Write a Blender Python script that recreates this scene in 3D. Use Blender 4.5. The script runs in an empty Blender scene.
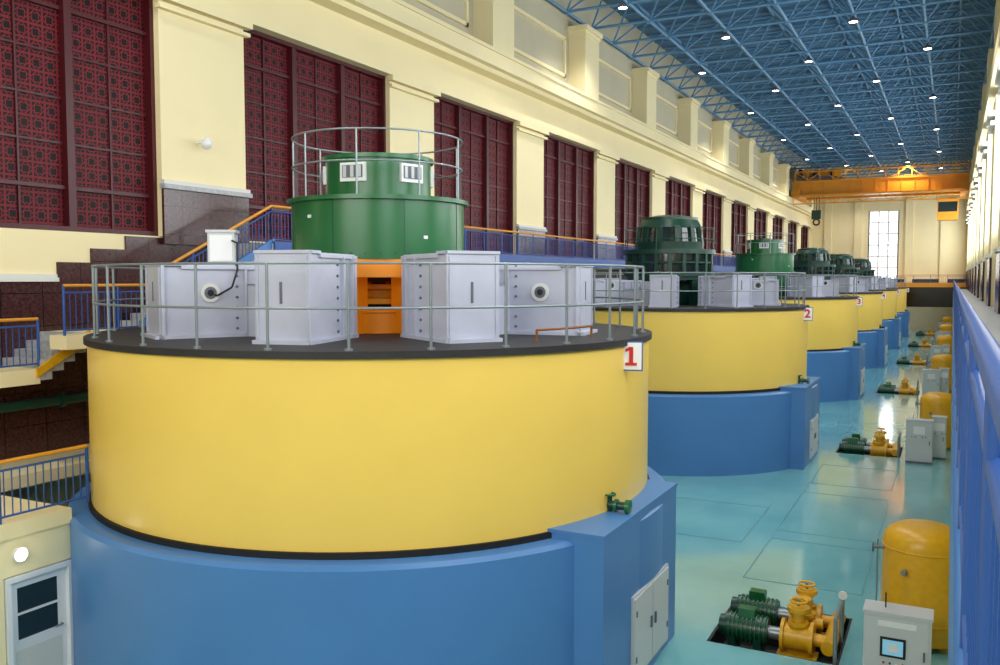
import bpy, math, random
from mathutils import Matrix, Vector
random.seed(4)
S=bpy.context.scene
pi=math.pi
def rad(d): return math.radians(d)
def lin(c):
    c=c/255.0
    return c/12.92 if c<=0.04045 else ((c+0.055)/1.055)**2.4
def col(r,g,b): return (lin(r),lin(g),lin(b),1)
# ------------------------------------------------------------------ materials
MATS={}
def mat(name,rgb,rough=.5,metal=0,var=0.0,vscale=1.5,bump=0,bscale=40,spec=.5,emit=None,es=0,coat=0):
    m=bpy.data.materials.new(name); m.use_nodes=True
    nt=m.node_tree; b=nt.nodes['Principled BSDF']
    c=col(*rgb)
    b.inputs['Base Color'].default_value=c
    b.inputs['Roughness'].default_value=rough
    b.inputs['Metallic'].default_value=metal
    b.inputs['Specular IOR Level'].default_value=spec
    b.inputs['Coat Weight'].default_value=coat
    if emit:
        b.inputs['Emission Color'].default_value=col(*emit); b.inputs['Emission Strength'].default_value=es
    if var>0 or bump>0:
        g=nt.nodes.new('ShaderNodeNewGeometry')
        if var>0:
            n=nt.nodes.new('ShaderNodeTexNoise'); n.inputs['Scale'].default_value=vscale; n.inputs['Detail'].default_value=5
            nt.links.new(g.outputs['Position'],n.inputs['Vector'])
            r=nt.nodes.new('ShaderNodeValToRGB')
            r.color_ramp.elements[0].position=.3; r.color_ramp.elements[1].position=.7
            r.color_ramp.elements[0].color=tuple(x*(1-var) for x in c[:3])+(1,)
            r.color_ramp.elements[1].color=tuple(min(1,x*(1+var*.5)) for x in c[:3])+(1,)
            nt.links.new(n.outputs['Fac'],r.inputs['Fac']); nt.links.new(r.outputs['Color'],b.inputs['Base Color'])
        if bump>0:
            n=nt.nodes.new('ShaderNodeTexNoise'); n.inputs['Scale'].default_value=bscale
            nt.links.new(g.outputs['Position'],n.inputs['Vector'])
            bp=nt.nodes.new('ShaderNodeBump'); bp.inputs['Strength'].default_value=bump; bp.inputs['Distance'].default_value=.02
            nt.links.new(n.outputs['Fac'],bp.inputs['Height']); nt.links.new(bp.outputs['Normal'],b.inputs['Normal'])
    MATS[name]=m
    return m
mat('yellow',(238,202,98),.3,var=.04,vscale=.6)
mat('base_blue',(72,124,184),.4,var=.06,vscale=.7)
mat('rubber_black',(34,32,34),.6,var=.2,vscale=6)
mat('seal_black',(16,16,16),.7)
mat('grey_paint',(184,188,206),.4,var=.08,vscale=2)
mat('grey_dark',(95,100,112),.5)
mat('rail_steel',(138,148,152),.35,metal=.5)
mat('green',(24,98,54),.28,var=.08,vscale=2)
mat('green_dark',(16,62,50),.35,var=.1,vscale=3)
mat('orange',(226,134,20),.4,emit=(255,150,20),es=.1)  # slight glow added to the paint; the part is no lamp
mat('cream',(240,226,180),.7,var=.03,vscale=.5,bump=.05)
mat('cream_up',(198,190,162),.75,var=.06,vscale=.5)  # darker cream: shade of the upper wall recesses put into the colour
mat('trim_white',(214,214,208),.5)
mat('stone_light',(176,178,182),.5,var=.25,vscale=9)
mat('red_frame',(70,12,20),.4)
mat('rail_blue',(40,84,158),.4)
mat('rail_orange',(220,150,44),.35)
mat('truss',(100,146,184),.4)
mat('roof',(76,116,146),.55,var=.12,vscale=.4)
mat('crane',(228,152,34),.45)
mat('pump_yellow',(222,168,26),.35,var=.1,vscale=8)
mat('brass',(160,96,40),.35,metal=.6)
mat('black',(18,20,20),.6)
mat('glass_dark',(30,44,44),.1,spec=.8)
mat('white',(228,230,232),.4)
mat('panel_grey',(196,200,204),.45)
mat('lamp',(255,255,255),.5,emit=(255,250,240),es=14)
mat('sky_pane',(240,245,255),.5,emit=(235,243,255),es=2.2)
mat('screen',(120,170,190),.2,emit=(120,180,210),es=.5)
mat('red',(200,30,24),.5)
mat('sign_white',(238,236,234),.5)
mat('pit_steel',(40,46,46),.5)
def floor_mat():
    m=bpy.data.materials.new('epoxy_floor'); m.use_nodes=True; nt=m.node_tree; b=nt.nodes['Principled BSDF']
    g=nt.nodes.new('ShaderNodeNewGeometry')
    n=nt.nodes.new('ShaderNodeTexNoise'); n.inputs['Scale'].default_value=.35; n.inputs['Detail'].default_value=6
    r=nt.nodes.new('ShaderNodeValToRGB')
    r.color_ramp.elements[0].position=.3; r.color_ramp.elements[1].position=.72
    r.color_ramp.elements[0].color=col(102,170,178); r.color_ramp.elements[1].color=col(130,192,196)
    nt.links.new(g.outputs['Position'],n.inputs['Vector']); nt.links.new(n.outputs['Fac'],r.inputs['Fac'])
    nt.links.new(r.outputs['Color'],b.inputs['Base Color'])
    n2=nt.nodes.new('ShaderNodeTexNoise'); n2.inputs['Scale'].default_value=1.6; n2.inputs['Detail'].default_value=3
    nt.links.new(g.outputs['Position'],n2.inputs['Vector'])
    mr=nt.nodes.new('ShaderNodeMapRange'); mr.inputs['To Min'].default_value=.06; mr.inputs['To Max'].default_value=.22
    nt.links.new(n2.outputs['Fac'],mr.inputs['Value']); nt.links.new(mr.outputs['Result'],b.inputs['Roughness'])
    b.inputs['Coat Weight'].default_value=.5; b.inputs['Coat Roughness'].default_value=.08
    bp=nt.nodes.new('ShaderNodeBump'); bp.inputs['Strength'].default_value=.15; bp.inputs['Distance'].default_value=.02
    nt.links.new(n2.outputs['Fac'],bp.inputs['Height']); nt.links.new(bp.outputs['Normal'],b.inputs['Normal'])
    MATS['floor']=m
floor_mat()
mat('floor_line',(84,146,158),.3)
def granite():
    m=bpy.data.materials.new('red_granite'); m.use_nodes=True; nt=m.node_tree; b=nt.nodes['Principled BSDF']
    g=nt.nodes.new('ShaderNodeNewGeometry')
    v=nt.nodes.new('ShaderNodeTexNoise'); v.inputs['Scale'].default_value=14; v.inputs['Detail'].default_value=8
    r=nt.nodes.new('ShaderNodeValToRGB')
    r.color_ramp.elements[0].position=.3; r.color_ramp.elements[1].position=.75
    r.color_ramp.elements[0].color=col(46,22,24); r.color_ramp.elements[1].color=col(88,54,52)
    nt.links.new(g.outputs['Position'],v.inputs['Vector']); nt.links.new(v.outputs['Fac'],r.inputs['Fac'])
    s=nt.nodes.new('ShaderNodeSeparateXYZ'); nt.links.new(g.outputs['Position'],s.inputs[0])
    def M(op,a,b2):
        n=nt.nodes.new('ShaderNodeMath'); n.operation=op
        for i,v_ in enumerate((a,b2)):
            if isinstance(v_,(int,float)): n.inputs[i].default_value=v_
            else: nt.links.new(v_,n.inputs[i])
        return n.outputs[0]
    j=M('MAXIMUM',M('LESS_THAN',M('PINGPONG',M('MULTIPLY',s.outputs['Y'],1.0),.5),.012),M('LESS_THAN',M('PINGPONG',M('MULTIPLY',s.outputs['Z'],1.35),.5),.014))
    mix=nt.nodes.new('ShaderNodeMix'); mix.data_type='RGBA'; nt.links.new(j,mix.inputs['Factor']); nt.links.new(r.outputs['Color'],mix.inputs[6]); mix.inputs[7].default_value=col(24,14,14)
    nt.links.new(mix.outputs[2],b.inputs['Base Color']); b.inputs['Roughness'].default_value=.18
    MATS['granite']=m
granite()
def lattice():
    m=bpy.data.materials.new('carved_lattice'); m.use_nodes=True; nt=m.node_tree; b=nt.nodes['Principled BSDF']
    g=nt.nodes.new('ShaderNodeNewGeometry'); s=nt.nodes.new('ShaderNodeSeparateXYZ'); nt.links.new(g.outputs['Position'],s.inputs[0])
    def M(op,a,b2=None):
        n=nt.nodes.new('ShaderNodeMath'); n.operation=op
        for i,v in enumerate((a,b2)):
            if v is None: continue
            if isinstance(v,(int,float)): n.inputs[i].default_value=v
            else: nt.links.new(v,n.inputs[i])
        return n.outputs[0]
    u=M('MULTIPLY',s.outputs['Y'],2.9); v=M('MULTIPLY',s.outputs['Z'],2.9)
    def bars(x,w): return M('LESS_THAN',M('PINGPONG',x,.5),w)
    a=M('MAXIMUM',bars(u,.075),bars(v,.075))
    pu=M('PINGPONG',u,.5); pv=M('PINGPONG',v,.5)
    dia=M('LESS_THAN',M('ABSOLUTE',M('SUBTRACT',M('ADD',pu,pv),.5)),.05)
    mn=M('MINIMUM',pu,pv); sq=M('LESS_THAN',M('ABSOLUTE',M('SUBTRACT',mn,.25)),.035)
    t=M('MAXIMUM',a,M('MAXIMUM',dia,sq))
    mix=nt.nodes.new('ShaderNodeMix'); mix.data_type='RGBA'
    nt.links.new(t,mix.inputs['Factor']); mix.inputs[6].default_value=col(10,6,9); mix.inputs[7].default_value=col(112,26,36)
    nt.links.new(mix.outputs[2],b.inputs['Base Color']); b.inputs['Roughness'].default_value=.5; b.inputs['Specular IOR Level'].default_value=.25
    bp=nt.nodes.new('ShaderNodeBump'); bp.inputs['Strength'].default_value=.6; bp.inputs['Distance'].default_value=.03
    nt.links.new(t,bp.inputs['Height']); nt.links.new(bp.outputs['Normal'],b.inputs['Normal'])
    MATS['lattice']=m
lattice()
# ------------------------------------------------------------------ mesh builder
class MB:
    def __init__(s): s.v=[];s.f=[];s.m=[];s.sm=[];s.mats=[];s.T=Matrix.Identity(4)
    def mi(s,n):
        if n not in s.mats: s.mats.append(n)
        return s.mats.index(n)
    def add(s,vs,fs,m,smooth=False):
        o=len(s.v); k=s.mi(m)
        s.v+= [tuple(s.T@Vector(p)) for p in vs]
        for f in fs: s.f.append(tuple(i+o for i in f)); s.m.append(k); s.sm.append(smooth)
    def box(s,x0,x1,y0,y1,z0,z1,m):
        s.add([(x0,y0,z0),(x1,y0,z0),(x1,y1,z0),(x0,y1,z0),(x0,y0,z1),(x1,y0,z1),(x1,y1,z1),(x0,y1,z1)],
          [(3,2,1,0),(4,5,6,7),(0,1,5,4),(1,2,6,5),(2,3,7,6),(3,0,4,7)],m)
    def hexa(s,p,m):
        s.add(p,[(3,2,1,0),(4,5,6,7),(0,1,5,4),(1,2,6,5),(2,3,7,6),(3,0,4,7)],m)
    def cb(s,cx,cy,cz,sx,sy,sz,m): s.box(cx-sx/2,cx+sx/2,cy-sy/2,cy+sy/2,cz-sz/2,cz+sz/2,m)
    def lathe(s,cx,cy,prof,m,seg=48,smooth=True,join=False):
        cs=[(math.cos(2*pi*i/seg),math.sin(2*pi*i/seg)) for i in range(seg)]
        if join:
            vs=[];fs=[]
            for r,z in prof: vs+=[(cx+r*c,cy+r*q,z) for c,q in cs]
            for j in range(len(prof)-1):
                for i in range(seg):
                    k=(i+1)%seg; fs.append((j*seg+i,j*seg+k,(j+1)*seg+k,(j+1)*seg+i))
            s.add(vs,fs,m,smooth); return
        for j in range(len(prof)-1):
            (r0,z0),(r1,z1)=prof[j],prof[j+1]
            vs=[(cx+r0*c,cy+r0*q,z0) for c,q in cs]+[(cx+r1*c,cy+r1*q,z1) for c,q in cs]
            s.add(vs,[(i,(i+1)%seg,seg+(i+1)%seg,seg+i) for i in range(seg)],m,smooth and abs(z1-z0)>1e-4)
    def cyl(s,cx,cy,z0,z1,r,m,seg=32,r1=None):
        r1=r if r1 is None else r1
        s.lathe(cx,cy,[(0.0001,z0),(r,z0),(r1,z1),(0.0001,z1)],m,seg)
    def tube(s,p,q,r,m,seg=8,r1=None,caps=True):
        p=Vector(p);q=Vector(q);d=q-p
        if d.length<1e-6: return
        d.normalize(); a=Vector((0,0,1)) if abs(d.z)<.9 else Vector((1,0,0))
        u=d.cross(a).normalized(); w=d.cross(u); r1=r if r1 is None else r1
        vs=[];
        off=pi/seg
        for c,rr in ((p,r),(q,r1)):
            for i in range(seg):
                t=2*pi*i/seg+off; vs.append(tuple(c+(u*math.cos(t)+w*math.sin(t))*rr))
        fs=[(i,seg+i,seg+(i+1)%seg,(i+1)%seg) for i in range(seg)]
        s.add(vs,fs,m,seg>4)
        if caps: s.add(vs,[tuple(range(seg)),tuple(reversed(range(seg,2*seg)))],m,False)
    def path(s,pts,r,m,seg=6):
        for a,b in zip(pts[:-1],pts[1:]): s.tube(a,b,r,m,seg)
    def ring(s,cx,cy,z,R,r,m,seg=64,ms=6,a0=0,a1=2*pi):
        full=abs(a1-a0-2*pi)<1e-6; n=seg if full else seg+1
        vs=[];fs=[]
        for i in range(n):
            t=a0+(a1-a0)*i/seg
            for j in range(ms):
                p=2*pi*j/ms; rr=R+r*math.cos(p); vs.append((cx+rr*math.cos(t),cy+rr*math.sin(t),z+r*math.sin(p)))
        for i in range(seg):
            k=(i+1)%n
            for j in range(ms): l=(j+1)%ms; fs.append((i*ms+j,k*ms+j,k*ms+l,i*ms+l))
        s.add(vs,fs,m,True)
    def torus_x(s,c,R,r,m,axis='x',seg=20,ms=6):
        vs=[];fs=[]
        for i in range(seg):
            t=2*pi*i/seg
            for j in range(ms):
                p=2*pi*j/ms; rr=R+r*math.cos(p)
                a,b,h=rr*math.cos(t),rr*math.sin(t),r*math.sin(p)
                vs.append((c[0]+h,c[1]+a,c[2]+b) if axis=='x' else (c[0]+a,c[1]+h,c[2]+b))
        for i in range(seg):
            k=(i+1)%seg
            for j in range(ms): l=(j+1)%ms; fs.append((i*ms+j,k*ms+j,k*ms+l,i*ms+l))
        s.add(vs,fs,m,True)
    def obj(s,name,parent=None):
        me=bpy.data.meshes.new(name); me.from_pydata(s.v,[],s.f)
        for n in s.mats: me.materials.append(MATS[n])
        me.polygons.foreach_set('material_index',s.m); me.polygons.foreach_set('use_smooth',s.sm)
        me.update()
        import bmesh
        bm=bmesh.new(); bm.from_mesh(me); bmesh.ops.recalc_face_normals(bm,faces=bm.faces); bm.to_mesh(me); bm.free()
        o=bpy.data.objects.new(name,me); S.collection.objects.link(o)
        if parent: o.parent=parent
        return o
def empty(name,loc=(0,0,0)):
    e=bpy.data.objects.new(name,None); e.location=loc; e.empty_display_size=.5; S.collection.objects.link(e); return e
def text_mesh(name,txt,size,loc,rotz,m,parent=None):
    cu=bpy.data.curves.new(name,'FONT'); cu.body=txt; cu.size=size; cu.extrude=.006; cu.offset=.012; cu.align_x='CENTER'; cu.align_y='CENTER'
    t=bpy.data.objects.new('tmp',cu); S.collection.objects.link(t)
    bpy.context.view_layer.update()
    me=bpy.data.meshes.new_from_object(t.evaluated_get(bpy.context.evaluated_depsgraph_get()))
    bpy.data.objects.remove(t)
    me.materials.clear(); me.materials.append(MATS[m])
    o=bpy.data.objects.new(name,me); S.collection.objects.link(o)
    o.location=loc; o.rotation_euler=(pi/2,0,rotz)
    if parent: o.parent=parent
    return o
def railing(b,pts,h=1.05,post='rail_blue',top='rail_orange',bal=.14,pr=.03,sp=1.6,tr=.035,mid=None,balm=None):
    for a,c in zip(pts[:-1],pts[1:]):
        a=Vector(a);c=Vector(c);d=c-a;L=d.length;up=Vector((0,0,h))
        b.tube(a+up,c+up,tr,top,8)
        b.tube(a+up*.86,c+up*.86,.02,post,6); b.tube(a+up*.1,c+up*.1,.02,post,6)
        n=max(1,round(L/sp))
        for i in range(n+1):
            p=a+d*i/n; b.tube(p,p+up,pr,post,6)
        if bal:
            n=max(1,int(L/bal))
            for i in range(1,n):
                p=a+d*i/n; b.tube(p+up*.1,p+up*.86,.011,balm or post,4,caps=False)
# ------------------------------------------------------------------ dims
Y0,Y1=-6.0,133.0
WL=-18.4; WR=2.2
P0=16.41; PER=10.417; PW=3.05
ks=range(-2,12)
b=MB()
PX0,PX1=-4.05,-1.65
b.box(-19.2,PX0,Y0-.3,Y1+.3,-.7,0,'floor'); b.box(PX1,2.7,Y0-.3,Y1+.3,-.7,0,'floor')
yy=Y0-.3
for k in range(6):
    b.box(PX0,PX1,yy,16.6+k*20.83,-.7,0,'floor'); yy=19.1+k*20.83
    b.box(PX0,PX1,16.6+k*20.83,19.1+k*20.83,-.7,-.5,'black')
b.box(PX0,PX1,yy,Y1+.3,-.7,0,'floor')
b.obj('floor')
b=MB()
def rectline(x0,x1,y0,y1,w=.035):
    h=.006
    b.box(x0,x1,y0,y0+w,.001,h,'floor_line'); b.box(x0,x1,y1-w,y1,.001,h,'floor_line')
    b.box(x0,x0+w,y0+w,y1-w,.001,h,'floor_line'); b.box(x1-w,x1,y0+w,y1-w,.001,h,'floor_line')
for k in range(6):
    o=k*20.83
    rectline(-7.9,-4.8,23.4+o,27.4+o)
    rectline(-4.2,-1.6,20.6+o,24.2+o); rectline(-4.2,-1.6,25+o,30+o)
    rectline(-4.2,-1.6,31.4+o,34.8+o)
    y0=16.6+o; y1=19.1+o
    b.box(PX0+.001,PX0+.05,y0+.001,y1-.001,-.49,-.01,'black'); b.box(PX1-.05,PX1-.001,y0+.001,y1-.001,-.49,-.01,'black')
    b.box(PX0+.05,PX1-.05,y0+.001,y0+.05,-.49,-.01,'black'); b.box(PX0+.05,PX1-.05,y1-.05,y1-.001,-.49,-.01,'black')
b.obj('floor_hatch_seams')
# ------------------------------------------------------------------ left wall
b=MB()
b.box(WL-.6,WL,Y0,Y1,0,8.1,'cream')
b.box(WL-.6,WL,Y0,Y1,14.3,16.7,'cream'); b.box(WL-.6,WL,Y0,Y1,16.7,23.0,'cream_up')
b.box(WL-.6,WL-.35,Y0,Y1,8.1,14.3,'cream')
for k in ks:
    y=P0+k*PER
    a,c=max(Y0,y),min(Y1,y+PW)
    if c>a:
        b.box(WL-.4,WL+.12,a,c,8.1,14.3,'cream')
b.obj('wall_left')
b=MB()
b.box(WL,WL+.05,Y0,13.4,3.05,6.95,'granite')
b.box(WL,WL+.05,13.4,14.3,3.05,7.38,'granite'); b.box(WL,WL+.05,14.3,15.3,3.05,7.72,'granite')
b.box(WL,WL+.05,15.3,Y1,3.05,8.06,'granite')
for k in range(-2,12):
    y=P0+k*PER
    if y<15: continue
    if y+PW>Y1: continue
    b.box(WL+.12,WL+.2,y-.02,y+PW+.02,7.9,9.35,'granite')
b.obj('trim_granite_wainscot')
b=MB()
b.box(WL,WL+.16,Y0,13.35,6.93,7.02,'trim_white'); b.box(WL,WL+.1,Y0,13.35,7.02,7.1,'trim_white')
for k in ks:
    y=P0+k*PER
    a,c=max(Y0,y),min(Y1,y+PW)
    if c<=a: continue
    if y>15:
        b.box(WL+.12,WL+.3,a-.08,c+.08,9.33,9.45,'stone_light'); b.box(WL+.12,WL+.25,a-.04,c+.04,9.45,9.56,'trim_white')
    b.box(WL+.12,WL+.3,a-.1,c+.1,13.9,14.0,'cream'); b.box(WL+.12,WL+.36,a-.14,c+.14,14.12,14.3,'cream')
b.box(WL,WL+.32,Y0,Y1,14.3,14.5,'cream'); b.box(WL,WL+.22,Y0,Y1,14.5,14.72,'cream')
b.box(WL,WL+.9,Y0,Y1,16.0,16.7,'cream'); b.box(WL,WL+.98,Y0,Y1,16.58,16.72,'cream')
b.box(WL,WL+.6,Y0,Y1,15.8,16.0,'cream')
b.tube((WL+.6,Y0,16.8),(WL+.6,Y1,16.8),.07,'grey_dark',4)
for k in range(-4,9):
    y=43.7+k*PER
    if y<Y0 or y+2>Y1: continue
    b.box(WL,WL+.95,y,y+2,16.7,20.0,'cream'); b.box(WL,WL+1.1,y-.15,y+2.15,20.0,20.25,'cream'); b.box(WL,WL+1.0,y-.06,y+2.06,19.8,20.0,'cream')
for k in range(-4,9):
    y=43.7+k*PER
    b.box(WL,WL+.12,y+2.6,y+PER-.6,17.5,17.66,'cream'); b.box(WL,WL+.12,y+2.6,y+PER-.6,19.4,19.56,'cream')
    b.box(WL,WL+.12,y+2.6,y+2.76,17.5,19.5,'cream'); b.box(WL,WL+.12,y+PER-.76,y+PER-.6,17.5,19.5,'cream')
b.obj('trim_cornice_left')
n=0
for k in range(-2,11):
    y0=P0+k*PER+PW; y1=P0+(k+1)*PER
    y0=max(y0,Y0); 
    if y1>Y1: break
    n+=1; b=MB(); x=WL-.3
    b.box(x-.04,x,y0,y1,8.1,14.3,'lattice')
    F=.12
    b.box(x,x+.24,y0,y0+F,8.1,14.3,'red_frame'); b.box(x,x+.24,y1-F,y1,8.1,14.3,'red_frame')
    b.box(x,x+.235,y0+F,y1-F,8.1,8.1+F,'red_frame'); b.box(x,x+.235,y0+F,y1-F,14.3-F,14.3,'red_frame')
    w=(y1-y0)/3
    for i in (1,2):
        b.box(x,x+.2,y0+w*i-.1,y0+w*i+.1,8.1+F,14.3-F,'red_frame')
    for i in range(3):
        yy=y0+w*i+w/2; b.box(x,x+.05,yy-.025,yy+.025,8.1,14.3,'red_frame')
    for j in range(1,6):
        z=8.1+6.2*j/6; t=.045 if j in(1,5) else .025
        b.box(x,x+(.1 if t>.04 else .045),y0+F,y1-F,z-t,z+t,'red_frame')
    b.obj('window_%d'%n)
# ------------------------------------------------------------------ right wall + gallery
b=MB()
b.box(WR,WR+.5,Y0,Y1,0,9.0,'cream'); b.box(WR,WR+.5,Y0,Y1,15.6,23.0,'cream')
for k in ks:
    y=P0+k*PER; a,c=max(Y0,y),min(Y1,y+PW)
    if c>a: b.box(WR-.65,WR+.5,a,c,5.7,15.6,'cream')
b.obj('wall_right')
b=MB()
b.box(WR-.9,WR,Y0,Y1,16.0,16.7,'cream'); b.box(WR-.3,WR,Y0,Y1,15.6,16.0,'cream')
for k in ks:
    y=P0+k*PER; a,c=max(Y0,y),min(Y1,y+PW)
    if c<=a: continue
    b.box(WR-.85,WR-.6,a-.12,c+.12,14.2,14.4,'trim_white'); b.box(WR-.95,WR-.6,a-.2,c+.2,14.6,14.85,'trim_white')
    b.box(WR-.7,WR-.6,a-.04,c+.04,5.7,8.0,'granite'); b.box(WR-.8,WR-.6,a-.1,c+.1,8.0,8.15,'trim_white')
    b.box(WR-.75,WR,a+.5,c-.5,16.7,20.2,'cream')
b.box(WR-.06,WR,Y0,Y1,5.7,8.0,'granite')
b.obj('trim_cornice_right')
n=20
for k in range(-2,11):
    y0=max(Y0,P0+k*PER+PW); y1=P0+(k+1)*PER
    n+=1; b=MB()
    b.box(WR+.3,WR+.34,y0,y1,9,15.6,'sky_pane')
    for i in range(5): 
        yy=y0+(y1-y0)*i/4; b.box(WR+.1,WR+.3,yy-.06,yy+.06,9,15.6,'white')
    for i in range(5):
        z=9+6.6*i/4; b.box(WR+.1,WR+.29,y0,y1,z-.05,z+.05,'white')
    b.obj('window_%d'%n)
RX=.075
b=MB(); b.box(RX-.02,WR,Y0,Y1-2.3,5.45,5.7,'stone_light'); b.box(RX-.04,RX+.02,Y0,Y1-2.3,4.75,5.75,'base_blue'); b.obj('gallery_floor_right')
b=MB(); railing(b,[(RX,-1.5,5.75),(RX,Y1-2.4,5.75)],h=1.07,post='rail_blue',top='rail_blue',bal=.13,sp=1.6,tr=.028,pr=.022)
b.obj('gallery_railing')
# ------------------------------------------------------------------ far / back walls
b=MB()
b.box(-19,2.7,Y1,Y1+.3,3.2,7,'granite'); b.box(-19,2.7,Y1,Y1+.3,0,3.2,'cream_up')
b.box(-19,-10.6,Y1,Y1+.3,7,23.0,'cream'); b.box(-6.9,2.7,Y1,Y1+.3,7,23.0,'cream'); b.box(-10.6,-6.9,Y1,Y1+.3,16.4,23.0,'cream')
b.obj('wall_far')
b=MB()
b.box(-10.6,-6.9,Y1+.2,Y1+.24,7,16.4,'sky_pane')
for i in range(4):
    x=-10.6+3.7*i/3; b.box(x-.1,x+.1,Y1,Y1+.2,7,16.4,'trim_white')
for i in range(7):
    z=7+9.4*i/6; b.box(-10.6,-6.9,Y1+.01,Y1+.19,z-.09,z+.09,'trim_white')
b.obj('window_40')
b=MB()
b.box(WL+.05,WR-.7,Y1-2.2,Y1-.02,5.9,6.5,'rail_orange')
for x in (-16,-12,-5.5,-1.2): b.box(x-.5,x+.5,Y1-.25,Y1-.02,6.5,18,'cream')
railing(b,[(-17,Y1-2.15,6.5),(WR-.8,Y1-2.15,6.5)],bal=.25,sp=2)
b.obj('gallery_far')
b=MB(); b.box(-19,2.7,Y0-.3,Y0,0,23.0,'cream'); b.obj('wall_back')
# ------------------------------------------------------------------ ceiling
b=MB(); b.box(-19,2.7,Y0,Y1,23.0,23.3,'roof')
for i in range(int((Y1-Y0)/1.74)):
    y=Y0+i*1.74; b.box(-18.3,2.1,y,y+.12,22.85,23.0,'truss')
b.obj('ceiling')
b=MB()
nx=6; cx=(WR-.6-(WL+.3))/nx; ny=40; cy=(Y1-Y0-.6)/ny
zb,zt=20.75,22.6
def nb(i,j): return (WL+.3+i*cx, Y0+.3+j*cy, zb)
def ntp(i,j): return (WL+.3+(i+.5)*cx, Y0+.3+(j+.5)*cy, zt)
for i in range(nx+1):
    b.tube(nb(i,0),nb(i,ny),.08,'truss',6)
for j in range(ny+1):
    b.tube(nb(0,j),nb(nx,j),.08,'truss',6)
for i in range(nx): b.tube(ntp(i,0),ntp(i,ny-1),.08,'truss',6)
for j in range(ny): b.tube(ntp(0,j),ntp(nx-1,j),.08,'truss',6)
for i in range(nx):
    for j in range(ny):
        for di in (0,1):
            for dj in (0,1): b.tube(nb(i+di,j+dj),ntp(i,j),.055,'truss',5,caps=False)
for i in range(nx+1):
    for j in range(ny+1): b.cb(*nb(i,j),.24,.24,.24,'truss')
b.obj('ceiling_space_frame')
lb=MB(); LP=[]
for j in range(0,16):
    for i in ((1,3,5) if j%2==0 else (2,4)):
        LP.append((WL+.3+i*cx,11.2+j*7.7,i,j))
for x,y,_,_ in LP:
    lb.lathe(x,y,[(.24,20.28),(.24,20.4),(.1,20.52),(.05,20.58),(.05,20.67)],'grey_dark',16)
    lb.lathe(x,y,[(.0001,20.29),(.21,20.29)],'lamp',16)
lb.obj('high_bay_lamps')
for q,(x,y,i,j) in enumerate(LP):
    if q%2: continue
    L=bpy.data.lights.new('high_bay_spot','SPOT'); L.energy=1700; L.spot_size=rad(130); L.spot_blend=.6; L.shadow_soft_size=.22; L.color=(1,.97,.92)
    o=bpy.data.objects.new('high_bay_spot',L); o.location=(x,y,20.22); S.collection.objects.link(o)
# ------------------------------------------------------------------ bridge crane
b=MB(); yc=112
XA,XB=WL+1.05,WR-1.0
for dy in (0,4.5):
    b.box(XA-.2,XB+.1,yc+dy,yc+dy+1.1,17.0,18.7,'crane')
    b.box(XA-.2,XB+.1,yc+dy-.15,yc+dy+1.25,18.65,18.8,'crane'); b.box(XA-.2,XB+.1,yc+dy-.15,yc+dy+1.25,16.92,17.02,'crane')
    for i in range(13): x=XA+.5+i*1.4; b.box(x,x+.06,yc+dy-.08,yc+dy,17.0,18.7,'crane')
for z in (15.9,16.9): b.box(XA,XB,yc-1.4,yc-1.2,z,z+.14,'crane')
for i in range(12):
    x0=XA+i*(XB-XA)/12; x1=XA+(i+1)*(XB-XA)/12
    b.tube((x0,yc-1.3,16.0 if i%2 else 16.95),(x1,yc-1.3,16.95 if i%2 else 16.0),.05,'crane',4); b.tube((x0,yc-1.3,16.0),(x0,yc-1.3,16.95),.05,'crane',4)
    b.tube((x0,yc-.1,18.85 if i%2 else 19.9),(x1,yc-.1,19.9 if i%2 else 18.85),.06,'crane',4)
b.box(XA,XB,yc-1.4,yc,16.86,16.92,'crane')
for x in (XA-.3,XB-.8): b.box(x,x+1,yc-1,yc+6.5,16.75,17.7,'crane')
railing(b,[(XA,yc-.1,18.8),(XB,yc-.1,18.8)],h=1.1,post='crane',top='crane',bal=0,sp=1.4,pr=.05,tr=.07)
b.box(-17.0,-12.2,yc+.3,yc+5.3,18.8,19.3,'grey_dark')
for x in (-16.2,-14.2): 
    b.tube((x,yc+1,19.75),(x,yc+4.6,19.75),.45,'crane',16)
    b.cb(x+1.0,yc+1.2,19.7,.6,.8,.8,'black')
b.box(-17.0,-16.6,yc+.3,yc+1,19.3,20.2,'black'); b.box(-13,-12.2,yc+.2,yc+.5,19.2,20.1,'crane')
for dx in(-.3,0,.3): b.tube((-15.2+dx,yc+2.8,19.2),(-15.2+dx,yc+2.8,15.4),.04,'black',6)
b.cb(-15.2,yc+2.8,14.9,1.1,.5,1.1,'green_dark'); b.torus_x((-15.2,yc+2.8,14.0),.35,.1,'black','y')
b.box(WR-4.0,WR-1.9,yc-1.6,yc+.2,13.6,15.9,'crane'); b.box(WR-3.9,WR-2.0,yc-1.63,yc-1.6,14.5,15.6,'glass_dark')
b.obj('overhead_bridge_crane')
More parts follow.
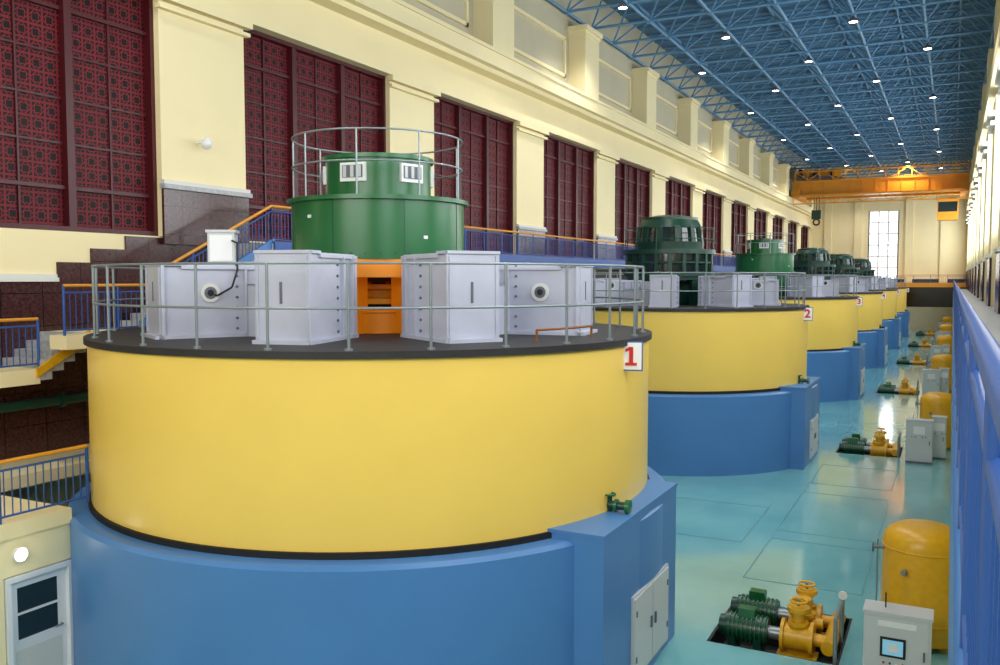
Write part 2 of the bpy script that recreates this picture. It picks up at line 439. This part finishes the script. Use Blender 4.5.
# ------------------------------------------------------------------ left platforms, stairs
b=MB()
b.box(WL+.05,-17.1,Y0+.02,12.0,4.78,5.1,'cream'); 
for i in range(4):
    b.box(WL+.05,-17.1,12.0+i*.28,12.0+(i+1)*.28,4.85+i*.17,5.1+(i+1)*.175,'stone_light')
b.hexa([(-17.1,11.9,4.92),(-17.04,11.9,4.92),(-17.04,13.3,5.66),(-17.1,13.3,5.66),(-17.1,11.9,5.1),(-17.04,11.9,5.1),(-17.04,13.2,5.86),(-17.1,13.2,5.86)],'pump_yellow')
b.box(WL+.05,-17.1,13.1,15.0,5.5,5.8,'cream'); b.box(-17.04,-16.5,12.2,15.0,5.5,5.8,'cream')
N=13
for i in range(N):
    y=14.9+i*.34; z=5.8+(i+1)*2.2/N
    b.box(WL+.21,-17.25,y,y+.36,z-.17-.12,z,'stone_light')
b.hexa([(-17.25,14.7,5.7),(-17.18,14.7,5.7),(-17.18,19.4,7.9),(-17.25,19.4,7.9),(-17.25,14.7,6.0),(-17.18,14.7,6.0),(-17.18,19.4,8.15),(-17.25,19.4,8.15)],'base_blue')
b.box(WL+.35,-17.15,19.3,Y1-2.3,7.8,8.0,'cream'); b.box(-17.15,-17.08,19.3,Y1-2.3,7.6,8.05,'rail_blue')
railing(b,[(-17.13,Y0+.1,5.1),(-17.13,12.0,5.1)])
railing(b,[(-16.55,12.2,5.8),(-16.55,14.9,5.8)])
railing(b,[(-17.2,14.9,5.95),(-17.2,19.3,8.0),(-17.2,Y1-2.4,8.0)],tr=.04)
b.obj('walkway_with_stairs')
b=MB()
b.box(WL+.06,-13.45,Y0+.02,9.95,2.78,3.04,'cream'); b.box(WL+.06,-16.6,9.95,24,2.78,3.04,'cream')
railing(b,[(-13.55,Y0+.1,3.04),(-13.55,10.35,3.04)],h=1.0)
b.obj('lower_gallery')
b=MB(); b.box(-13.75,-13.5,Y0,8.72,0,2.77,'cream'); b.box(-13.75,-13.5,9.98,10.1,0,2.77,'cream'); b.box(-13.75,-13.5,8.72,9.98,2.15,2.77,'cream'); b.obj('wall_partition')
b=MB()
b.box(-13.72,-13.47,8.74,8.83,0.001,2.04,'white'); b.box(-13.72,-13.47,9.87,9.96,0.001,2.04,'white'); b.box(-13.72,-13.47,8.74,9.96,2.04,2.13,'white')
b.box(-13.64,-13.56,8.83,9.87,0.01,1.02,'white'); b.box(-13.64,-13.56,8.83,8.98,1.02,1.9,'white'); b.box(-13.64,-13.56,9.72,9.87,1.02,1.9,'white'); b.box(-13.64,-13.56,8.83,9.87,1.9,2.04,'white')
b.box(-13.62,-13.58,8.98,9.72,1.02,1.9,'glass_dark'); b.box(-13.57,-13.555,8.93,9.77,.2,.85,'trim_white'); b.tube((-13.5,9.76,1.05),(-13.5,9.62,1.05),.015,'rail_steel'); b.tube((-13.56,9.76,1.05),(-13.5,9.76,1.05),.015,'rail_steel')
b.box(-13.575,-13.56,8.98,9.72,1.44,1.48,'white')
b.obj('door_1')
b=MB(); b.tube((-13.5,9.0,2.48),(-13.44,9.0,2.48),.12,'white',20); b.tube((-13.44,9.0,2.48),(-13.38,9.0,2.48),.1,'lamp',20,r1=.06); b.obj('wall_lamp')
b=MB(); b.tube((-17.9,Y0+.1,4.25),(-17.9,20,4.25),.11,'green_dark',14)
for y in (2,6,10,13): b.tube((-17.9,y,4.25),(-17.9,y+.12,4.25),.16,'green_dark',14); b.tube((-18.34,y+.3,4.25),(-17.9,y+.3,4.25),.04,'grey_dark',6)
b.obj('wall_pipe')
b=MB(); b.tube((WL+.12,17.6,10.65),(WL+.5,17.6,10.65),.03,'white'); b.lathe(WL+.5,17.6,[(.001,10.45),(.1,10.49),(.14,10.59),(.14,10.7),(.06,10.77),(.001,10.78)],'white',16,join=True); b.obj('security_camera')
# ------------------------------------------------------------------ generator unit
UX,UY,US=-10.54,15.04,20.83
AZ=math.atan2(-UY,-UX*1.0)
DZ=5.94
def build_unit(k):
    e=empty('hydro_generator_unit',(UX,UY+k*US,0))
    b=MB()
    b.lathe(0,0,[(5.9,0),(5.9,2.82),(5.83,2.88),(5.4,2.88)],'base_blue',128)
    b.box(3.2,5.86,-2.44,1.56,0,3.0,'base_blue')
    b.box(3.2,5.88,-2.46,1.58,2.97,3.03,'base_blue')
    b.box(5.86,5.9,-1.1,.95,.15,1.62,'panel_grey'); 
    for y in (-1.05,-.05): b.box(5.9,5.92,y,y+.95,.2,1.57,'panel_grey')
    for y in (-.2,.03):
        b.box(5.92,5.95,y,y+.05,.8,1.0,'grey_dark')
    for z in (.45,1.25):
        for y in (-1.0,.8): b.box(5.92,5.935,y,y+.04,z,z+.1,'grey_dark')
    b.obj('base',e)
    b=MB()
    b.lathe(0,0,[(5.4,2.86),(5.55,2.86),(5.55,2.98),(5.4,2.98)],'seal_black',128)
    b.lathe(0,0,[(5.4,2.96),(5.5,2.96),(5.5,5.84),(5.3,5.84)],'yellow',128)
    b.lathe(0,0,[(5.4,5.83),(5.56,5.83),(5.56,DZ),(0.001,DZ)],'rubber_black',128)
    b.obj('drum',e)
    b=MB()
    dz=0 if k==0 else -.3
    for da,r1,zt_,r0,w,ov in ((-21.5,4.15,7.42,2.35,.43,.06),(21.5,4.15,7.42,2.35,.43,.06),(-64,4.4,7.24,2.0,.5,.1),(64,4.3,7.24,2.0,.5,.1),(-109,4.3,7.3,2.0,.5,.1),(109,4.3,7.3,2.0,.5,.1),(-155,4.2,7.3,2.0,.5,.1),(155,4.2,7.3,2.0,.5,.1)):
        t=AZ+rad(da)
        b.T=Matrix.Rotation(t,4,'Z')
        z0,z1=DZ,zt_+dz
        for s_ in (-1,1):
            b.box(r0,r1,s_*w-.03,s_*w+.03,z0,z1-.02,'grey_paint')
            for rr in (2.55,2.95): b.box(rr,rr+.035,s_*(w+.06)-.04,s_*(w+.06)+.04,z0,z1-.05,'grey_paint')
            c=(3.6,s_*(w+.03),z0+.8)
            if abs(da)>30:
                b.tube(c,(c[0],c[1]+s_*.035,c[2]),.17,'trim_white',24); b.tube(c,(c[0],c[1]+s_*.04,c[2]),.11,'grey_dark',24)
                b.tube(c,(c[0],c[1]+s_*.05,c[2]),.06,'black',10)
            b.box(r0,r1+.1,s_*(w+.05)-.05,s_*(w+.05)+.05,z0,z0+.06,'grey_paint')
            b.box(r0,r1-.3,s_*(w+.04)-.04,s_*(w+.04)+.04,z1-.08,z1-.02,'grey_paint')
            b.box(r0-.02,r0+.08,s_*(w+.03)-.03,s_*(w+.03)+.03,z0,z1-.02,'grey_paint')
            for q in range(7): 
                for rr in (r0+.13,3.12): b.tube((rr,s_*(w+.03),z0+.15+q*.19),(rr,s_*(w+.055),z0+.15+q*.19),.026,'grey_dark',6)
        b.box(r1,r1+.05,-w-ov,w+ov,z0,z1+.02,'grey_paint')
        b.box(r1-.35,r1+.08,-w-ov,w+ov,z1-.02,z1+.03,'grey_paint'); b.box(r0,r1,-w-.03,w+.03,z1-.04,z1,'grey_paint')
        for yy in (-.05,): b.box(r1+.05,r1+.06,yy,yy+.045,z0+.65,z0+1.0,'grey_dark')
        for yy in (-w-.02,w-.02): b.box(r1+.05,r1+.075,yy,yy+.03,z0+.08,z1-.05,'grey_paint')
        b.box(r1+.05,r1+.16,-w-ov,w+ov,z0,z0+.06,'grey_paint')
    for da in (-42.5,42.5,-86.5,86.5,-132,132,180):
        b.T=Matrix.Rotation(AZ+rad(da),4,'Z')
        b.box(2.0,2.05,-.8,.8,DZ,7.2+dz,'grey_paint'); b.box(2.9,2.95,-.55,.55,DZ,6.9+dz,'grey_paint')
        b.box(2.0,2.95,-.55,.55,6.86+dz,6.9+dz,'grey_paint')
    b.T=Matrix.Identity(4)
    b.obj('radial_support_arms',e)
    b=MB()
    if k==0:
        # open orange bearing frame with the shaft flange visible inside
        b.lathe(0,0,[(.55,DZ),(.55,7.36)],'pit_steel',40)
        b.lathe(0,0,[(.5,6.5),(1.0,6.5),(1.0,6.6),(.78,6.64),(.78,6.76),(.95,6.8),(.95,6.88),(.5,6.88)],'pump_yellow',44)
        for i in range(16):
            t=2*pi*i/16; b.cyl(.9*math.cos(t),.9*math.sin(t),6.88,6.93,.04,'brass',6)
        b.lathe(0,0,[(1.3,DZ),(1.3,6.36),(.9,6.4)],'orange',48); b.ring(0,0,6.36,1.3,.04,'orange',48)
        for i in range(8):
            b.T=Matrix.Rotation(AZ+rad(45*i),4,'Z')
            if i!=0: b.box(1.6,1.65,-.66,.66,DZ,7.35,'orange')
            b.box(1.0,1.8,.62,.68,DZ,7.36,'orange'); b.box(1.0,1.8,-.68,-.62,DZ,7.36,'orange')
            b.box(1.6,1.8,-.62,.62,7.02,7.36,'orange')
        b.T=Matrix.Identity(4)
        b.lathe(0,0,[(.55,7.3),(1.7,7.3)],'orange',48)
    else:
        b.lathe(0,0,[(1.0,DZ),(1.0,6.9)],'green_dark',32)
        if k==2: b.lathe(0,0,[(1.45,DZ),(1.45,7.4)],'green',48)
    b.obj('bearing_housing',e)
    b=MB()
    if k in (0,2):
        b.lathe(0,0,[(1.5,7.36),(1.84,7.36),(1.84,7.45),(1.75,7.45),(1.75,8.48),(1.84,8.48),(1.84,8.56),(1.1,8.56)],'green',64)
        b.lathe(0,0,[(1.0,8.56),(1.14,8.56),(1.14,8.64),(1.07,8.64),(1.07,9.34),(1.13,9.34),(1.13,9.42),(.001,9.44)],'green',56)
        b.lathe(0,0,[(.4,9.44),(.4,9.52),(.001,9.52)],'green',30)
        for i in range(40):
            t=2*pi*i/40; b.cyl(1.8*math.cos(t),1.8*math.sin(t),7.45,7.48,.02,'green_dark',6)
        for i in range(8):
            t=2*pi*i/8+.1
            b.T=Matrix.Rotation(t,4,'Z'); b.box(1.745,1.757,-.006,.006,7.46,8.48,'green_dark')
        for i in range(2):
            for (aa,zz) in ((-48,8.15),(30,7.75)):
                b.T=Matrix.Rotation(AZ+rad(aa+180*i),4,'Z'); b.box(1.745,1.775,-.04,.04,zz,zz+.06,'white')
        for da,hw in ((-27,.27),(37,.27),(100,.27),(160,.27),(-90,.27),(-140,.27)):
            b.T=Matrix.Rotation(AZ+rad(da),4,'Z')
            b.box(1.02,1.1,-hw,hw,8.88,9.24,'white'); b.box(1.09,1.11,-hw+.05,hw-.05,8.95,9.19,'grey_dark')
            for q in range(3): b.box(1.1,1.12,-hw+.07+q*.16,-hw+.14+q*.16,8.96,9.18,'panel_grey')
        b.T=Matrix.Identity(4)
        for z in (9.2,9.78): b.ring(0,0,z,1.72,.019,'rail_steel',64)
        for i in range(9):
            t=2*pi*i/9+.2; x,y=1.72*math.cos(t),1.72*math.sin(t); b.tube((x,y,8.54),(x,y,9.78),.02,'rail_steel',6)
    else:
        g='green_dark'
        b.lathe(0,0,[(1.2,7.1),(1.85,7.1),(1.85,7.26),(1.74,7.26)],g,56); b.lathe(0,0,[(1.66,7.26),(1.66,8.1)],'glass_dark',56)
        b.lathe(0,0,[(1.74,8.0),(1.88,8.0),(1.88,8.18),(1.4,8.18)],g,56)
        for i in range(20):
            b.T=Matrix.Rotation(2*pi*i/20,4,'Z'); b.box(1.64,1.8,-.07,.07,7.2,8.1,g)
        b.T=Matrix.Identity(4); b.ring(0,0,7.65,1.74,.05,g,48)
        b.lathe(0,0,[(1.4,8.18),(1.42,8.5),(1.36,8.5)],g,48); b.lathe(0,0,[(1.3,8.5),(1.2,9.15)],'glass_dark',48)
        b.lathe(0,0,[(1.26,9.1),(1.32,9.1),(1.16,9.4),(1.16,9.5),(.6,9.6),(.001,9.6)],g,48)
        for i in range(12):
            b.T=Matrix.Rotation(2*pi*i/12,4,'Z'); b.hexa([(1.24,-.12,8.48),(1.42,-.12,8.48),(1.42,.12,8.48),(1.24,.12,8.48),(1.15,-.1,9.15),(1.32,-.1,9.15),(1.32,.1,9.15),(1.15,.1,9.15)],g)
        b.T=Matrix.Identity(4)
        for z in (8.6,9.05): b.ring(0,0,z,1.82,.018,g,48)
        for i in range(12):
            t=2*pi*i/12; x,y=1.82*math.cos(t),1.82*math.sin(t); b.tube((x,y,8.15),(x,y,9.05),.018,g,6)
        for i in range(10):
            b.T=Matrix.Rotation(2*pi*i/10,4,'Z'); b.box(1.5,1.7,-.14,.14,DZ,7.15,g)
        b.T=Matrix.Identity(4)
        b.lathe(0,0,[(1.0,6.95),(1.75,6.95),(1.75,7.1)],g,40)
    b.obj('exciter_housing',e)
    b=MB(); n=28; R=5.38
    for z in (.62,1.28): b.ring(0,0,DZ+z,R,.022,'rail_steel',112)
    for i in range(n):
        t=2*pi*(i+.35)/n; x,y=R*math.cos(t),R*math.sin(t)
        b.tube((x,y,DZ),(x,y,DZ+1.28),.024,'rail_steel',8); b.cyl(x,y,DZ,DZ+.03,.06,'rail_steel',12)
    b.obj('deck_railing',e)
    sx,sy,rz=5.6,-.45,rad(15)
    b=MB(); b.T=Matrix.Translation((sx,sy,5.65))@Matrix.Rotation(rz,4,'Z')
    b.box(-.2,.2,-.0,.03,-.26,.26,'rail_blue'); b.box(-.178,.178,-.006,0,-.235,.235,'sign_white')
    b.box(-.3,-.1,.03,.06,-.03,.03,'rail_steel')
    b.obj('number_sign',e)
    if k==0:
        b=MB(); b.T=Matrix.Translation((sx+math.sin(rz)*.01,sy-math.cos(rz)*.01,5.65))@Matrix.Rotation(rz,4,'Z')
        b.box(-.035,.035,-.008,0,-.16,.16,'red'); b.box(-.1,.1,-.009,0,-.165,-.115,'red')
        b.hexa([(-.1,-.008,.07),(-.03,-.008,.1),(-.03,0,.1),(-.1,0,.07),(-.1,-.008,.12),(-.03,-.008,.165),(-.03,0,.165),(-.1,0,.12)],'red')
        b.obj('number',e)
    else:
        text_mesh('number',str(k+1),.44,(sx+math.sin(rz)*.012,sy-math.cos(rz)*.012,5.65),rz,'red',e)
    if k==0:
        b=MB(); t=AZ-rad(64); px,py=3.2*math.cos(t),3.2*math.sin(t)
        b.T=Matrix.Translation((px,py,7.24))@Matrix.Rotation(AZ+pi/2,4,'Z')
        b.box(-.24,.24,-.2,.2,.03,.6,'panel_grey'); b.box(-.27,.27,-.23,.23,.6,.65,'panel_grey'); b.box(-.2,.2,-.22,-.2,.08,.55,'white')
        b.path([(.2,-.22,.45),(.32,-.4,.4),(.33,-.5,-.1),(.25,-.62,-.4),(.0,-.66,-.55),(-.2,-.62,-.5)],.018,'black')
        b.obj('junction_box',e)
        b=MB(); n=8; pts=[]
        for i in range(n+1):
            t=AZ+rad(33+20*i/n); pts.append((4.75*math.cos(t),4.75*math.sin(t),DZ+.2))
        b.path(pts,.022,'brass',8)
        for q in (pts[0],pts[-1]): b.tube(q,(q[0],q[1],DZ),.022,'brass',8)
        b.obj('brass_pipe',e)
    b=MB(); x,y=5.62,-.9
    b.tube((x-.35,y-.1,3.14),(x+.12,y-.1,3.14),.07,'green_dark',12); b.tube((x+.1,y-.1,3.14),(x+.17,y-.1,3.14),.12,'green',14); b.tube((x-.1,y-.1,3.14),(x-.05,y-.1,3.14),.11,'green',14)
    b.tube((x-.2,y-.1,3.0),(x-.2,y-.1,3.32),.05,'green_dark'); b.ring(x-.2,y-.1,3.32,.1,.02,'green',18); b.obj('drain_valve',e)
    return e
units=[build_unit(k) for k in range(6)]
# ------------------------------------------------------------------ pump sets, tanks, cabinets
def pump_set(oy):
    b=MB()
    b.T=Matrix.Translation((-2.83,17.85+oy,-.5))@Matrix.Scale(1.22,4)
    for py in (-.42,.45):
        b.box(-.9,.8,py-.2,py+.2,.0,.12,'pit_steel')
        zc=.5
        b.tube((-.82,py,zc),(-.15,py,zc),.21,'green_dark',20); b.tube((-.92,py,zc),(-.82,py,zc),.16,'green_dark',16)
        for q in range(9): b.tube((-.76+q*.07,py,zc),(-.74+q*.07,py,zc),.235,'green',18)
        b.box(-.62,-.36,py-.1,py+.1,zc+.18,zc+.34,'green')
        for q in (-.7,-.3): b.box(q-.06,q+.06,py-.2,py+.2,.12,zc-.1,'green_dark')
        b.tube((-.15,py,zc),(.1,py,zc),.1,'rail_steel',14)
        b.tube((.08,py,zc),(.5,py,zc),.2,'pump_yellow',20); b.tube((.05,py,zc),(.1,py,zc),.26,'pump_yellow',20); b.tube((.48,py,zc),(.54,py,zc),.26,'pump_yellow',20)
        b.tube((.3,py,zc),(.3,py,zc+.5),.1,'pump_yellow',14); b.tube((.3,py,zc+.2),(.3,py,zc+.25),.16,'pump_yellow',16); b.tube((.3,py,zc+.42),(.3,py,zc+.49),.17,'pump_yellow',16)
        b.tube((.54,py,zc),(.8,py,zc),.1,'pump_yellow',14); b.ring(.3,py,zc+.58,.12,.02,'pump_yellow',16); b.tube((.3,py,zc+.45),(.3,py,zc+.6),.025,'rail_steel')
        b.box(.0,.6,py-.15,py+.15,.0,.25,'pump_yellow')
    b.tube((.78,-.7,.5),(.78,.75,.5),.11,'pump_yellow',14); b.tube((.3,-.42,.86),(.3,.45,.86),.08,'pump_yellow',12)
    b.tube((.3,.02,.98),(.3,.02,.3),.14,'pump_yellow',14); b.tube((.62,.02,.6),(.3,.02,.6),.09,'pump_yellow',12); b.tube((.3,.02,.7),(.3,.02,.76),.2,'pump_yellow',16)
    b.path([(.9,-.9,.02),(.9,-.9,1.05),(.9,-.1,1.05),(.9,-.1,.05)],.032,'rail_steel',8); b.path([(.88,.25,.1),(.88,.25,1.0)],.03,'rail_steel')
    b.tube((.88,.22,1.05),(.88,.25,1.05),.07,'white',16)
    b.obj('oil_pump_skid')
def tank(x,y):
    b=MB(); R=.74; pr=[(R,.12),(R,1.9),(R-.03,2.04),(R-.12,2.16),(R-.3,2.25),(.2,2.29),(.001,2.3)]
    b.lathe(x,y,pr,'pump_yellow',40,join=True); b.lathe(x,y,[(.001,.12),(R,.12)],'pump_yellow',40)
    b.ring(x,y,.5,R,.015,'pump_yellow',40); b.ring(x,y,1.85,R,.015,'pump_yellow',40)
    for i in range(4):
        t=pi/4+i*pi/2; b.cb(x+.55*math.cos(t),y+.55*math.sin(t),.07,.14,.14,.14,'pump_yellow')
    b.tube((x-.6,y-.25,1.8),(x-.88,y-.35,1.8),.03,'rail_steel'); b.torus_x((x-.88,y-.35,1.8),.08,.016,'grey_dark')
    b.tube((x-.8,y-.3,.6),(x-.8,y-.3,1.95),.018,'rail_steel'); b.tube((x-.6,y-.25,.6),(x-.8,y-.3,.6),.025,'rail_steel')
    b.tube((x-.3,y-R+.05,1.5),(x-.32,y-R-.08,1.5),.05,'rail_steel',12)
    b.obj('oil_pressure_tank')
def cabinet(x,y,w,d,h,slope=False):
    b=MB(); b.T=Matrix.Translation((x,y,0))
    b.box(-w/2,w/2,-d/2,d/2,.0,.08,'grey_dark'); b.box(-w/2,w/2,-d/2,d/2,.08,h,'panel_grey'); b.box(-w/2-.02,w/2+.02,-d/2-.02,d/2+.02,h,h+.04,'panel_grey')
    b.box(-w/2+.04,w/2-.04,-d/2-.02,-d/2,.14,h-.05,'panel_grey')
    if slope:
        b.box(-.26,.14,-d/2-.035,-d/2-.02,h-.72,h-.38,'black'); b.box(-.22,.1,-d/2-.04,-d/2-.03,h-.68,h-.42,'screen')
        b.box(-.13,.02,-d/2-.045,-d/2-.04,h-.62,h-.48,'white'); b.box(-.3,.3,-d/2-.025,-d/2-.02,h-.2,h-.1,'white')
        for q in range(4): b.tube((-.2+q*.1,-d/2-.03,h-.82),(-.2+q*.1,-d/2-.05,h-.82),.018,['red','green','white','black'][q],10)
        b.tube((-.2,0,h),(-.2,0,h+.3),.012,'black')
    else:
        b.box(-.2,.2,-d/2-.03,-d/2-.02,h-.5,h-.2,'white')
        for q in range(5): b.tube((-.25+q*.12,-d/2-.02,h-.6),(-.25+q*.12,-d/2-.045,h-.6),.022,['red','green','white','black','green'][q],10)
    b.box(w/2-.12,w/2-.09,-d/2-.04,-d/2-.02,h*.45,h*.45+.16,'grey_dark')
    b.obj('control_cabinet')
for k in range(6):
    o=k*20.83
    pump_set(o)
    tank(-.36,18.6+o+(0 if k==0 else 1.2))
    if k==0: cabinet(-.68,16.3,1.05,.5,1.28,True)
    else:
        cabinet(-.98,16.0+o,.92,.5,1.62); cabinet(-.32,17.2+o,.5,.5,1.62)
# ------------------------------------------------------------------ light
def area(name,loc,rot,sx,sy,e,c=(1,1,1)):
    L=bpy.data.lights.new(name,'AREA'); L.shape='RECTANGLE'; L.size=sx; L.size_y=sy; L.energy=e; L.color=c
    o=bpy.data.objects.new(name,L); o.location=loc; o.rotation_euler=rot; S.collection.objects.link(o); return o
for k in range(-2,11):
    y0=max(Y0,P0+k*PER+PW); y1=P0+(k+1)*PER
    area('window_daylight',(WR-.2,(y0+y1)/2,12.3),(0,pi/2+.06,0),6.4,y1-y0-.1,560,(.95,.98,1))
area('end_fill_and_window_light',(-8.2,Y0+.15,13),(pi/2,0,0),12,8,1900,(1,.98,.95))  # added fill lamp behind the camera; the rear wall has no window
area('end_fill_and_window_light',(-8.75,Y1-.05,11.7),(-pi/2,0,0),3.6,9.2,260,(.95,.98,1))
w=bpy.data.worlds.new('world'); S.world=w; w.use_nodes=True
w.node_tree.nodes['Background'].inputs[0].default_value=(.8,.9,1,1); w.node_tree.nodes['Background'].inputs[1].default_value=.6
# ------------------------------------------------------------------ camera
cam=bpy.data.cameras.new('camera'); co=bpy.data.objects.new('camera',cam); S.collection.objects.link(co)
cam.sensor_width=36; cam.lens=31.655; cam.clip_start=.02; cam.clip_end=500
co.location=(0,0,6.985); co.rotation_euler=(pi/2-.0606,0,.4751)
S.camera=co
S.view_settings.view_transform='Standard'
